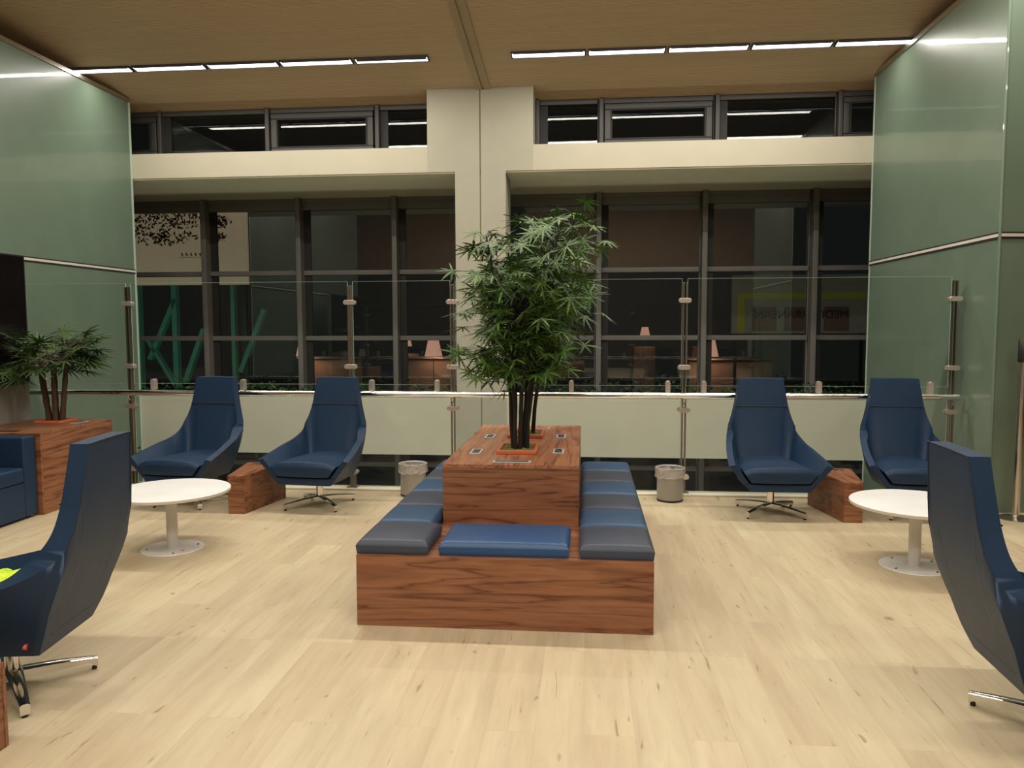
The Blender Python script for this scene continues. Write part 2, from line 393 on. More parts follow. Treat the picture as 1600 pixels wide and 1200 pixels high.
# ---- windows
def window_bay(idx, x0, x1, zs, y, label, sash=None, mw=.075, depth=.17):
    w = thing('window_%d' % idx, label, 'window', (0, 0, 0), kind='structure')
    bm = bmesh.new()
    z0, z1 = zs[0], zs[-1]
    top = .17 if sash is None else .06
    box(bm, x0, x0+mw, y-depth, y+.06, z0, z1)                 # left mullion half
    box(bm, x1-.02, x1, y-.02, y+.06, z0, z1)
    box(bm, x0+mw, x1-.02, y-.045, y+.05, z1-top, z1)
    box(bm, x0+mw, x1-.02, y-.05, y+.05, z0, z0+.05)
    if sash is None: box(bm, x0+mw, x1-.02, y-.07, y-.045, z1-.06, z1)
    FM = M['win_frame'] if len(zs) > 2 else M['clere_frame']
    obj('frame', bm, FM, w, bevel=.006, bseg=1)
    for z in zs[1:-1]:
        boxobj('transom', (x0+mw, x1-.02, y-.05, y+.05, z-.035, z+.035), M['win_frame'], w, bevel=.005, bseg=1)
    bm = bmesh.new(); box(bm, x0+mw, x0+mw+.10, y-.012, y+.03, z0+.05, z1-top)
    obj('gasket', bm, M['win_dark'], w)
    bm = bmesh.new()
    vs = [bm.verts.new(p) for p in ((x0+mw, y, z0+.03), (x1-.02, y, z0+.03), (x1-.02, y, z1-top), (x0+mw, y, z1-top))]
    bm.faces.new(vs)
    obj('pane', bm, M['window_glass'] if len(zs) > 2 else M['clere_glass'], w, recalc=False)
    if sash:
        bm = bmesh.new(); a, b, c, d = x0+mw+.01, x1-.03, z0+.055, z1-.065
        for r in ((a, b, c, c+.07), (a, b, d-.07, d), (a, a+.08, c+.07, d-.07), (b-.08, b, c+.07, d-.07)):
            box(bm, r[0], r[1], y-.06, y-.005, r[2], r[3])
        obj('sash', bm, M['clere_frame'], w, bevel=.008, bseg=1)
        bm = bmesh.new()
        for r in ((a+.08, b-.08, c+.07, c+.085), (a+.08, b-.08, d-.085, d-.07), (a+.08, a+.095, c+.085, d-.085), (b-.095, b-.08, c+.085, d-.085)):
            box(bm, r[0], r[1], y-.062, y-.004, r[2], r[3])
        obj('sash_gasket', bm, M['win_dark'], w)
    return w
mx = [-8.55, -7.10, -5.655, -4.215, -2.79, -1.34, .135, 1.595, 3.08, 4.53]
wi = 1
names = ['beyond the left green glass', 'beside the left green glass', 'left of the two swivel chairs', 'over the left swivel chairs', 'just left of the column',
         'just right of the column', 'over the right bin', 'over the right swivel chair', 'beside the right green glass']
for i in range(len(mx)-1):
    window_bay(wi, mx[i], mx[i+1], [-3.5, -2.0, -.5, 1.37, 2.33, 3.41], YW, 'tall dark window bay with grey frame, '+names[i], None)
    wi += 1
cl = [(-8.5, -7.05, 0), (-7.05, -5.60, 1), (-5.60, -4.14, 0), (-4.14, -2.69, 1), (-2.69, -1.94, 0), (-.645, .15, 0), (.15, 1.56, 1), (1.56, 3.01, 0), (3.01, 4.46, 1), (4.46, 5.9, 0)]
cn = ['far left fixed', 'far left opening', 'left fixed', 'left opening', 'short fixed, left of column', 'short fixed, right of column', 'right opening', 'right fixed', 'far right opening', 'far right fixed']
for (a, b, s), n in zip(cl, cn):
    window_bay(wi, a, b, [3.725, zc(9.95)-.0], 9.95, 'low dark clerestory window above the beam, '+n, s if s else False, mw=.055, depth=.09)
    wi += 1

# ---- green glass enclosures
def green_panel(name, label, faces):
    w = thing(name, label, 'glass wall', (0, 0, 0), kind='structure')
    for (p0, p1, zs) in faces:
        d = Vector((p1[0]-p0[0], p1[1]-p0[1])).normalized(); n = Vector((-d.y, d.x))*.012
        def slab(nm, q0, q1, z0, z1, t, mat, bev=0):
            nn = Vector((-d.y, d.x))*t
            bm = bmesh.new(); prism(bm, [(q0[0]-nn.x, q0[1]-nn.y), (q1[0]-nn.x, q1[1]-nn.y), (q1[0]+nn.x, q1[1]+nn.y), (q0[0]+nn.x, q0[1]+nn.y)], z0, z1)
            return obj(nm, bm, mat, w)
        slab('lower_storey_pane', p0, p1, -3.5, -.02, .011, M['green'])
        slab('lower_pane', p0, p1, .0, zs[0]-.012, .011, M['green'])
        slab('upper_pane', p0, p1, zs[0]+.012, zs[1], .011, M['green'])
        slab('joint_channel', p0, p1, zs[0]-.030, zs[0]-.012, .017, M['win_dark'])
        slab('joint_channel', p0, p1, zs[0]+.012, zs[0]+.026, .017, M['win_dark'])
        slab('joint_strip', p0, p1, zs[0]-.012, zs[0]+.012, .020, M['white_edge'])
        slab('top_rail', p0, p1, zs[1], zs[1]+.045, .028, M['steel'])
    return w
wl = green_panel('wall_left', 'green frosted glass enclosure wall behind the palm', [((XL, 3.2), (XL, YB-.03), (2.25, 4.36))])
wr = green_panel('wall_right', 'green frosted glass enclosure wall with corner on the right', [((XR, YB-.03), (XR, 6.62), (2.26, 4.38)), ((XR, 6.62), (6.2, 7.07), (2.26, 4.38))])
for w, x in ((wl, XL), (wr, XR)):
    boxobj('end_strip', (x-.013, x+.013, YB-.045, YB-.004, -3.5, 4.37), M['green_edge'], w)
bm = bmesh.new(); tube(bm, [(XR-.005, 6.615, 0), (XR-.005, 6.615, 4.38)], .013, 8)
obj('corner_joint', bm, M['green'], wr, smooth=True)

# rooms unseen but reflected
tag(boxobj('wall_rear', (-9, 8, -6.2, -6, 0, 3.55), M['back_wall']), 'dark wall behind the viewpoint', 'wall', kind='structure')
tag(boxobj('trim_7', (-9, 8, -6.2, -6.02, 3.551, 6.6), M['tan_wall']), 'tan bulkhead behind the viewpoint', 'trim', kind='structure')
tag(boxobj('wall_far_left', (-9.2, -9, -6, 10.15, -3.5, 6.6), M['back_wall']), 'dark side wall beyond the left glass', 'wall', kind='structure')
tag(boxobj('wall_far_right', (8, 8.2, -6, 10.15, -3.5, 6.6), M['back_wall']), 'dark side wall beyond the right glass', 'wall', kind='structure')
tag(boxobj('floor_lower', (-16, 14, 7.2, 22, -3.7, -3.5), M['dark_floor']), 'dark ground of the storey below', 'floor', kind='structure')
tag(boxobj('floor_outside', (-16, 14, 13., 22, -.2, 0), M['dark_floor']), 'dark terrace floor beyond the windows', 'floor', kind='structure')

# ---- light strips
def strip(x0, x1, label, dim=False, y=8.7, grp='ceiling light strips'):
    z = zc(y)
    t = thing('linear_ceiling_light', label, 'ceiling light', ((x0+x1)/2, y, z), group=grp)
    t.rotation_euler = (-math.atan(.13), 0, 0)
    L = (x1-x0)/2-.012
    bm = bmesh.new(); box(bm, -L, L, -.066, -.058, -.024, 0); box(bm, -L, L, .048, .056, -.024, 0)
    box(bm, -L, -L+.015, -.058, .048, -.024, 0); box(bm, L-.015, L, -.058, .048, -.024, 0)
    obj('frame', bm, M['louvre'], t)
    boxobj('diffuser', (-L+.015, L-.015, -.058, .048, -.016, -.004), M['strip_dim'] if dim else M['strip'], t)
    n = 26; e = -.040 if not dim else -.005
    poly = [(-L+.02, -.0578)]
    for k in range(n):
        x = -L+.03+k*(2*L-.06)/(n-1)
        poly += [(x-.003, -.0540), (x-.003, e), (x+.003, e), (x+.003, -.0540)]
    poly += [(L-.02, -.0578)]
    bm = bmesh.new(); prism(bm, poly, -.023, -.017)
    bmesh.ops.triangulate(bm, faces=bm.faces)
    obj('louvre', bm, M['louvre'], t)
    return t
ls = [-6.083, -5.199, -4.315, -3.456, -2.598, -1.734]
ln = ['cut off by the left glass wall', 'second from the left glass', 'third from the left', 'just left of the dim segment', 'dim, ending near the ceiling seam']
for i in range(5):
    strip(ls[i], ls[i+1], 'slim white ceiling light segment of the left row, '+ln[i], dim=(i == 4))
rs = [-.844, -.005, .851, 1.725, 2.587, 3.44, 4.25]
rn = ['nearest the ceiling seam', 'second from the ceiling seam', 'third from the seam', 'fourth from the seam', 'meeting the green glass top rail', 'dim, partly behind the green glass']
for i in range(6):
    strip(rs[i], rs[i+1], 'slim white ceiling light segment of the right row, '+rn[i], dim=(i == 5))

def area(name, loc, rot, sx, sy, power, col=(1, .94, .83)):
    l = bpy.data.lights.new(name, 'AREA'); l.shape = 'RECTANGLE'; l.size = sx; l.size_y = sy; l.energy = power; l.color = col
    o = bpy.data.objects.new(name, l); COL.objects.link(o); o.location = loc; o.rotation_euler = rot
    return o
area('strip_lamp_left', (-3.65, 8.66, zc(8.7)-.05), (0, 0, 0), 3.8, .1, 60)
area('strip_lamp_right', (1.15, 8.66, zc(8.7)-.05), (0, 0, 0), 3.8, .1, 60)
area('row_lamp_mid', (-.4, 6.0, 4.75), (0, 0, 0), 9.0, .16, 260)
area('row_lamp_near', (-.4, 1.4, 5.3), (0, 0, 0), 9.0, .16, 255)
area('row_lamp_rear', (-.4, -2.4, 5.8), (0, 0, 0), 9.0, .2, 280)
area('lower_window_fill', (-1.2, 8.0, -3.3), (R(130), 0, 0), 8.0, .3, 75, (.95, 1, .85))  # fill added under the floor to brighten the lower windows, no fixture
# added green fill on the steel outside, no flood fixture there
area('steel_fill', (-7.2, 12.1, 1.2), (R(90), 0, 0), 2.5, 1.5, 8, (.5, 1, .75))

# ------------------------------------------------------------------ swivel chair
def yback(z):
    T = [(.20, .225), (.235, .235), (.33, .278), (.43, .312), (.50, .343), (.60, .378), (.72, .408), (.88, .430), (1.09, .450)]
    for (a, b), (c, d) in zip(T, T[1:]):
        if z <= c: return b+(d-b)*(z-a)/(c-a)
    return T[-1][1]

def make_shell(t):
    # per column: base, mid (outer side), outer rim, inner rim, inner foot
    C = [
     ((0, .235, .235), None, (0, .450, 1.088), (0, .378, 1.088), (0, .235, .34)),
     ((.110, .235, .235), None, (.186, .450, 1.085), (.184, .377, 1.085), (.11, .235, .34)),
     ((.130, .235, .235), None, (.198, .441, 1.0), (.196, .368, 1.0), (.13, .235, .34)),
     ((.152, .235, .235), None, (.224, .427, .85), (.222, .350, .85), (.155, .235, .34)),
     ((.175, .233, .235), None, (.252, .410, .745), (.249, .328, .748), (.18, .232, .34)),
     ((.214, .222, .235), (.266, .300, .42), (.279, .385, .672), (.268, .290, .680), (.20, .222, .34)),
     ((.217, .180, .235), (.279, .245, .41), (.302, .315, .612), (.262, .232, .628), (.212, .18, .34)),
     ((.219, .070, .235), (.290, .125, .385), (.331, .185, .553), (.287, .155, .569), (.225, .07, .34)),
     ((.222, -.04, .235), (.300, .0, .365), (.357, .04, .520), (.309, .035, .533), (.232, -.04, .33)),
     ((.224, -.16, .235), (.306, -.145, .345), (.382, -.13, .480), (.333, -.13, .492), (.235, -.16, .315)),
     ((.230, -.29, .235), (.312, -.300, .330), (.402, -.312, .440), (.353, -.312, .450), (.232, -.298, .292))]
    C = [[Vector(p) if p else None for p in c] for c in C]
    for c in C:
        if c[1] is None:
            m = c[0].lerp(c[2], .5); m.y = yback(m.z); c[1] = m; c.append(True)
        else: c.append(False)
    cols = [C[0], C[1]]
    for i in range(1, 10):
        for f in (.2, .4, .6, .8, 1.):
            q = [crom([C[k][r] for k in range(1, 11)], i-1+f) for r in range(5)]
            cols.append(q+[i-1+f < 4.2])
    outer, inner = [], []
    for b, m, ro, ri, bi, back in cols:
        o = []
        for k in range(9):
            f = k/8
            p = b*((1-f)*(1-2*f))+m*(4*f*(1-f))+ro*(f*(2*f-1))
            if back: p.y = yback(p.z) - (b.y*0)
            o.append(p)
        o[-1] = ro.copy()
        outer.append(o)
        inn = []
        for k in range(9):
            f = k/8
            p = ri.lerp(bi, f); p.y += .018*math.sin(PI*f)*(1 if back else 0)
            inn.append(p)
        inner.append(inn)
    bm = bmesh.new()
    def side(sg):
        O = [[bm.verts.new((p.x*sg, p.y, p.z)) for p in c] for c in outer]
        I = [[bm.verts.new((p.x*sg, p.y, p.z)) for p in c] for c in inner]
        return O, I
    OL, IL = side(-1); OR, IR = side(1)
    for O, I in ((OL, IL), (OR, IR)):
        for i in range(len(O)-1):
            for k in range(8):
                bm.faces.new((O[i][k], O[i+1][k], O[i+1][k+1], O[i][k+1])); bm.faces.new((I[i][k], I[i+1][k], I[i+1][k+1], I[i][k+1]))
            bm.faces.new((O[i][8], O[i+1][8], I[i+1][0], I[i][0]))
        for k in range(8): bm.faces.new((O[-1][8-k], O[-1][7-k], I[-1][k+1], I[-1][k]))
    for i in range(len(OL)-1):
        bm.faces.new([OL[i][0], OL[i+1][0], OR[i+1][0], OR[i][0]] if i else [OL[1][0], OR[1][0], OR[0][0], OL[0][0]])
    bmesh.ops.remove_doubles(bm, verts=bm.verts, dist=.0004)
    bmesh.ops.dissolve_degenerate(bm, edges=bm.edges, dist=.0002)
    o = obj('shell', bm, M['leather'], t)
    for p in o.data.polygons: p.use_smooth = True
    o.data.set_sharp_from_angle(angle=R(50))
    md = o.modifiers.new('b', 'BEVEL'); md.width = .012; md.segments = 3; md.limit_method = 'ANGLE'; md.angle_limit = R(45)
    return C

def make_chair():
    t = thing('swivel_chair', 'x', 'chair')
    C = make_shell(t)
    # seat cushion
    bm = bmesh.new(); rows = []
    ys = [-.327, -.322, -.305, -.24, -.1, .05, .15, .24, .27]
    for y in ys:
        k = (y+.32)/.59
        wt = .288-.060*max(0, k)**1.2; wb_ = .228-.035*max(0, k)
        if y < -.322: zt, zb, sh = .380, .315, .02
        elif y < -.31: zt, zb, sh = .398, .309, .008
        else: zt, zb, sh = .412-.0*k, .306, 0
        r = []
        m = 9
        for j in range(m+1):
            u = -1+2*j/m
            crown = (1-u*u)*.022*(1 if y > -.31 else .4)
            edge = .0 if abs(u) < .99 else -.018
            r.append(Vector((u*(wt-sh), y-.016*(1-u*u) if y < -.2 else y, zt+crown+edge)))
        for j in range(m+1):
            u = 1-2*j/m
            r.append(Vector((u*(wb_-sh*.3), y-.016*(1-u*u) if y < -.2 else y, zb)))
        rows.append([bm.verts.new(p) for p in r])
    for a, b in zip(rows, rows[1:]):
        for k in range(len(a)): bm.faces.new((a[k], a[(k+1) % len(a)], b[(k+1) % len(a)], b[k]))
    bm.faces.new(rows[0]); bm.faces.new(rows[-1][::-1])
    s = obj('seat', bm, M['leather'], t, smooth=True, bevel=.006)
    # apron under the cushion
    bm = bmesh.new()
    P = [(-.226, -.306, .2355), (.226, -.306, .2355), (.272, -.306, .298), (-.272, -.306, .298)]
    a = [bm.verts.new(p) for p in P]; b = [bm.verts.new((p[0]*.95, .1, p[2])) for p in P]
    bm.faces.new(a); bm.faces.new(b[::-1])
    for i in range(4): bm.faces.new((a[i], b[i], b[(i+1) % 4], a[(i+1) % 4]))
    obj('seat_base', bm, M['leather'], t, bevel=.008)
    # headrest seam on the inside and a thin welt round the back
    bm = bmesh.new()
    tube(bm, [(-.219, .3455, .85), (-.15, .3455, .85), (0, .3455, .85), (.15, .3455, .85), (.219, .3455, .85)], .0036, 6)
    obj('headrest_seam', bm, M['piping'], t, smooth=True)
    bm = bmesh.new()
    rim = [C[k][2]+Vector((-.001, .001, 0)) for k in (5, 4, 3, 2, 1)]
    pts = [Vector((-p.x, p.y, p.z)) for p in rim]+[Vector((0, .4515, 1.087))]+[p for p in rim[::-1]]
    tube(bm, pts, .0028, 6)
    obj('piping', bm, M['piping'], t, smooth=True)
    # pedestal
    bm = bmesh.new(); lathe(bm, [(0, .236), (.09, .236), (.09, .226), (.030, .222), (.030, .075), (.024, .07), (0, .07)], 24)
    obj('pedestal', bm, M['chrome'], t, smooth=True)
    bm = bmesh.new(); lathe(bm, [(0, .100), (.026, .098), (.042, .086), (.050, .068), (.046, .050), (.026, .038), (0, .037)], 24)
    obj('hub', bm, M['chrome'], t, smooth=True)
    def legmesh():
        bm = bmesh.new(); rows = []
        for k in range(9):
            f = k/8; r = .028+f*.295
            w = .033-.0150*f; zt = .090-.034*f+.005*math.sin(f*PI); zb = .048-.012*f
            if f > .9: zb = .012
            rows.append([bm.verts.new(p) for p in ((r, -w, zb), (r, -w, zt-.006), (r, -w*.5, zt), (r, w*.5, zt), (r, w, zt-.006), (r, w, zb))])
        for a, b in zip(rows, rows[1:]):
            for j in range(6): bm.faces.new((a[j], a[(j+1) % 6], b[(j+1) % 6], b[j]))
        bm.faces.new(rows[0]); bm.faces.new(rows[-1][::-1])
        return bm
    for k in range(4):
        l = obj('leg', legmesh(), M['chrome'], t, smooth=True)
        l.rotation_euler = (0, 0, R(45+90*k))
        bm = bmesh.new(); lathe(bm, [(0, .013), (.010, .013), (.011, .004), (.011, 0), (0, 0)], 12, cx=.311)
        obj('foot_glide', bm, M['black'], l, smooth=True)
    return t

chair0 = make_chair()
chairs = [
 ((-3.44, 6.42, 0), R(-7), 'dark blue high-back swivel chair left of the left wooden wedge table, beside green glass'),
 ((-2.29, 6.43, 0), R(-6), 'dark blue high-back swivel chair right of the left wooden wedge table, near the left bin'),
 ((1.52, 6.48, 0), R(1), 'dark blue high-back swivel chair left of the right wooden wedge table, near the right bin'),
 ((2.63, 6.53, 0), R(-3), 'dark blue high-back swivel chair partly hidden behind the right white table and near chair'),
 ((-2.44, 3.0, 0), R(-82), 'large foreground swivel chair seen from behind, yellow cloth on its seat, red tag'),
 ((1.80, 3.0, 0), R(87), 'large foreground swivel chair at the right edge, seen from behind')]
CH = []
for i, (loc, rz, lab) in enumerate(chairs):
    c = chair0 if i == 0 else dup(chair0)
    c.location = loc; c.rotation_euler = (0, 0, rz); c['label'] = lab; c['group'] = 'dark blue high-back swivel chairs'
    CH.append(c)
# the legs of swivel bases do not turn with the seat
for c, a in ((CH[1], 4), (CH[4], 82), (CH[5], -86), (CH[3], 4), (CH[2], -1)):
    k = 0
    for ch in c.children:
        if ch.name.startswith('leg'):
            ch.rotation_euler = (0, 0, R(45+90*k+a)); k += 1
# red care tag on the foreground left chair
bm = bmesh.new()
box(bm, -.011, .011, -.0015, .0015, -.014, .014)
tg = obj('fabric_tag', bm, M['red'], CH[4]); tg['label'] = 'small red fabric tag'
tg.location = (.244, .199, .287); tg.rotation_euler = (R(-20), 0, R(72))
bm = bmesh.new()
for z in (-.006, 0, .006): box(bm, -.006, .006, -.0022, .0022, z-.0012, z+.0012)
obj('tag_lettering', bm, M['white'], tg)

# yellow hi-vis cloth
bm = bmesh.new()
G = 22; grid = []
for i in range(G+1):
    row = []
    for j in range(G+1):
        x, y = (i/G-.5)*.36, (j/G-.5)*.30
        z = .035*abs(noise.noise(Vector((x*14, y*14, 2))))*2+.02*noise.noise(Vector((x*35, y*35, 7)))+.04*math.exp(-((x/.14)**2+(y/.12)**2))
        row.append(bm.verts.new((x+.03*noise.noise(Vector((x*12, y*12, 9))), y+.03*noise.noise(Vector((y*12, x*12, 4))), max(z, .004))))
    grid.append(row)
for i in range(G):
    for j in range(G): bm.faces.new((grid[i][j], grid[i+1][j], grid[i+1][j+1], grid[i][j+1]))
v = obj('safety_vest', bm, M['hivis'], smooth=False, loc=(-2.52, 3.02, .430), recalc=False)
md = v.modifiers.new('s', 'SOLIDIFY'); md.thickness = .003
v.rotation_euler = (0, 0, R(20))
tag(v, 'crumpled fluorescent yellow cloth lying on the foreground left chair', 'vest')

# ------------------------------------------------------------------ wooden wedge tables
def make_wedge():
    t = thing('wedge_side_table', 'x', 'side table')
    f, b, L, h = .07, .175, .62, .32   # half widths front/back, length
    def quad(nm, pts, mat, inward, z0, z1):
        # vertical board between two plan points, 18 mm thick towards 'inward'
        (x0, y0), (x1, y1) = pts
        d = Vector((x1-x0, y1-y0)).normalized(); nn = Vector((-d.y, d.x))*.018*inward
        bm = bmesh.new(); prism(bm, [(x0, y0), (x1, y1), (x1+nn.x, y1+nn.y), (x0+nn.x, y0+nn.y)], z0, z1)
        return obj(nm, bm, mat, t)
    quad('front_panel', [(-f, -L/2), (f, -L/2)], M['wood_x'], 1, 0, h-.02)
    quad('back_panel', [(-b, L/2), (b, L/2)], M['wood_x'], -1, 0, h-.02)
    quad('side_panel', [(-f, -L/2), (-b, L/2)], M['wood_y'], -1, 0, h-.02)
    quad('side_panel', [(f, -L/2), (b, L/2)], M['wood_y'], 1, 0, h-.02)
    bm = bmesh.new(); prism(bm, [(-f, -L/2), (f, -L/2), (b, L/2), (-b, L/2)], h-.02, h)
    obj('top', bm, M['wood_y'], t, bevel=.0015, bseg=1)
    boxobj('power_panel', (-.085, .085, .19, .245, h, h+.005), M['steel'], t, bevel=.002)
    boxobj('socket', (-.07, .07, .202, .233, h+.0045, h+.0065), M['black'], t)
    return t
w0 = make_wedge()
wedges = [((-2.875, 6.38, 0), 0, 'small walnut wedge side table standing between the two left back chairs'),
          ((2.085, 6.50, 0), R(0), 'small walnut wedge side table standing between the two right back chairs'),
          ((-2.44, 2.405, 0), R(-90), 'walnut wedge side table cut off at the bottom left, beside the near chair'),
          ((1.80, 2.42, 0), R(90), 'walnut wedge side table cut off at the bottom right edge')]
for i, (loc, rz, lab) in enumerate(wedges):
    c = w0 if i == 0 else dup(w0)
    c.location = loc; c.rotation_euler = (0, 0, rz); c['label'] = lab; c['group'] = 'walnut wedge side tables'

# ------------------------------------------------------------------ white round tables
def make_round():
    t = thing('round_coffee_table', 'x', 'coffee table')
    bm = bmesh.new(); lathe(bm, [(0, .395), (.385, .395), (.392, .397), (.395, .400), (.395, .416), (.392, .4195), (.388, .42), (0, .42)], 96)
    o = obj('tabletop', bm, [M['white_lam'], M['white_edge']], t, smooth=True)
    for p in o.data.polygons:
        if p.normal.z < .5: p.material_index = 1
    bm = bmesh.new(); lathe(bm, [(0, .395), (.10, .395), (.10, .388), (.037, .385), (.037, .010), (0, .010)], 36)
    obj('post', bm, M['white_metal'], t, smooth=True)
    bm = bmesh.new(); lathe(bm, [(0, .0), (.205, .0), (.207, .004), (.203, .009), (0, .012)], 72)
    obj('base_plate', bm, M['white_metal'], t, smooth=True)
    for a in (30, 120, 210, 300):
        bm = bmesh.new(); lathe(bm, [(0, .016), (.007, .0155), (.009, .011), (.009, .008), (0, .008)], 14, cx=.165*math.cos(R(a)), cy=.165*math.sin(R(a)))
        obj('screw', bm, M['chrome'], t, smooth=True)
    return t
r0 = make_round()
r0.location = (-2.875, 5.07, 0); r0['label'] = 'round white pedestal coffee table at left, behind the near left chair'; r0['group'] = 'white round coffee tables'
r1 = dup(r0); r1.location = (2.10, 5.09, 0); r1['label'] = 'round white pedestal coffee table at right, partly behind the near right chair'
bm = bmesh.new(); lathe(bm, [(0, .0125), (.009, .0125), (.009, .010), (0, .010)], 12, cx=.115, cy=-.075)
s = obj('sticker', bm, M['red'], r0); s['label'] = 'small red round sticker'

# ------------------------------------------------------------------ centre bench
BX0, BX1, BY0, BY1, BH = -1.178, .342, 3.825, 6.31, .372
bench = thing('island_bench', 'large walnut bench base carrying the blue cushions and central table block', 'bench', ((BX0+BX1)/2, BY0, 0))
bx, by = (BX0+BX1)/2, BY0
def bb(nm, x0, x1, y0, y1, z0, z1, mat, par=bench, bev=.0015):
    return boxobj(nm, (x0-bx, x1-bx, y0-by, y1-by, z0, z1), mat, par, bevel=bev, bseg=1)
bb('front_panel', BX0, BX1, BY0, BY0+.02, 0, BH, M['wood_x'])
bb('back_panel', BX0, BX1, BY1-.02, BY1, 0, BH, M['wood_x'])
bb('side_panel', BX0, BX0+.02, BY0+.0202, BY1-.0202, 0, BH, M['wood_y'])
bb('side_panel', BX1-.02, BX1, BY0+.0202, BY1-.0202, 0, BH, M['wood_y'])
bb('seat_deck', BX0+.0202, BX1-.0202, BY0+.0202, BY1-.0202, BH-.02, BH-.0005, M['wood_x'])
TX0, TX1, TY0, TY1, TH = -.843, -.040, 4.475, 6.28, .735
table = thing('charging_table', 'walnut table block with power outlets standing in the middle of the bench', 'table', (bx, by, 0))
bb('front_panel', TX0, TX1, TY0, TY0+.02, BH, TH-.022, M['wood_x'], table)
bb('back_panel', TX0, TX1, TY1-.02, TY1, BH, TH-.022, M['wood_x'], table)
bb('side_panel', TX0, TX0+.02, TY0+.0202, TY1-.0202, BH, TH-.022, M['wood_y'], table)
bb('side_panel', TX1-.02, TX1, TY0+.0202, TY1-.0202, BH, TH-.022, M['wood_y'], table)
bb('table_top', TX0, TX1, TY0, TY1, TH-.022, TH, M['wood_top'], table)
def outlet(x, y, par=table, ox=None, oy=None, z=TH, w=.036, l=.088):
    ox = bx if ox is None else ox; oy = by if oy is None else oy
    o = boxobj('power_outlet', (x-ox-w, x-ox+w, y-oy-l, y-oy+l, z, z+.004), M['outlet'], par, bevel=.0015, bseg=1)
    boxobj('socket', (x-ox-w*.62, x-ox+w*.62, y-oy-l*.72, y-oy+l*.72, z+.0036, z+.0052), M['black'], o)
    boxobj('socket_bar', (x-ox-w*.45, x-ox+w*.45, y-oy-l*.25, y-oy-l*.12, z+.005, z+.0062), M['grey_panel'], o)
    return o
for (x, y) in ((-.705, 4.93), (-.70, 5.62), (-.175, 4.98), (-.18, 5.66)): outlet(x, y)
def slot(x, y, w=.115):
    o = boxobj('cable_slot', (x-bx-w, x-bx+w, y-by-.032, y-by+.032, TH, TH+.004), M['outlet'], table, bevel=.0015, bseg=1)
    boxobj('slot_brush', (x-bx-w+.015, x-bx+w-.015, y-by-.014, y-by+.014, TH+.0036, TH+.0052), M['black'], o)
slot(-.44, 4.57); slot(-.40, 6.10)

def cushion(label, x0, x1, y0, y1, mat, grp, h=.07):
    hx, hy = (x1-x0)/2-.004, (y1-y0)/2-.003
    bm = bmesh.new(); n = 22
    top, bot = [], []
    def sgn(t): return (abs(t)**.8)*(1 if t > 0 else -1)
    for i in range(n+1):
        ra, rb = [], []
        for j in range(n+1):
            u, v_ = math.sin(PI/2*(-1+2*i/n)), math.sin(PI/2*(-1+2*j/n))
            e = 0 if i in (0, n) or j in (0, n) else 1
            z = h*(1-.40*max(0, 1-min((1-abs(u))*hx, (1-abs(v_))*hy)/.030)**2.4)+.012*(1-u*u)*(1-v_*v_)
            ra.append(bm.verts.new((u*hx, v_*hy, z)))
            rb.append(bm.verts.new((u*(hx-.006), v_*(hy-.006), 0)) if e == 0 else None)
        top.append(ra); bot.append(rb)
    for i in range(n):
        for j in range(n): bm.faces.new((top[i][j], top[i+1][j], top[i+1][j+1], top[i][j+1]))
    ring = [(i, 0) for i in range(n)]+[(n, j) for j in range(n)]+[(i, n) for i in range(n, 0, -1)]+[(0, j) for j in range(n, 0, -1)]
    for k in range(len(ring)):
        a, b = ring[k], ring[(k+1) % len(ring)]
        bm.faces.new((top[a[0]][a[1]], bot[a[0]][a[1]], bot[b[0]][b[1]], top[b[0]][b[1]]))
    bm.faces.new([bot[a[0]][a[1]] for a in ring][::-1])
    o = obj('seat_cushion', bm, mat, None, smooth=True, bevel=.006, loc=((x0+x1)/2, (y0+y1)/2, BH))
    return tag(o, label, 'cushion', grp)
ys = [3.84, 4.252, 4.662, 5.072, 5.485, 5.897, 6.305]
ordn = ['nearest the camera', 'second from the front', 'third from the front', 'fourth from the front', 'second from the railing end', 'at the railing end']
for side, (x0, x1) in (('left', (-1.19, -.80)), ('right', (-.035, .352))):
    for k in range(6):
        nm = ('slate grey' if k % 2 == 0 else 'steel blue')
        xx0, xx1 = x0, x1
        if k > 0 and side == 'left': xx1 = -.848
        cushion('%s leather cushion on the %s side of the bench, %s' % (nm, side, ordn[k]), xx0, xx1, ys[k], ys[k+1],
                M['leather_grey'] if k % 2 == 0 else M['leather_mid'], 'bench cushions')
cushion('wide bright blue leather cushion on the front of the bench, before the table block', -.757, -.075, 3.845, 4.262, M['leather_blue'], 'bench cushions')

# ------------------------------------------------------------------ plants
def leaflet(bm, base, d, up, L, w, teeth=5, droop=.25, serr=True):
    d = d.normalized(); side = d.cross(up).normalized(); nrm = side.cross(d).normalized()
    pv = None; n = teeth*2 if serr else 4
    for i in range(n+1):
        f = i/n
        c = base+d*(L*f)-Vector((0, 0, 1))*(droop*L*f*f)
        ww = w*math.sin(PI*min(1, .06+.94*f)**.8)**.8 if f < 1 else 0
        if serr: ww *= (1. if i % 2 == 0 else .55)
        ww = max(ww, .0008)
        cur = (bm.verts.new(c+side*ww+nrm*ww*.25), bm.verts.new(c), bm.verts.new(c-side*ww+nrm*ww*.25))
        if pv:
            bm.faces.new((pv[0], pv[1], cur[1], cur[0])); bm.faces.new((pv[1], pv[2], cur[2], cur[1]))
        pv = cur

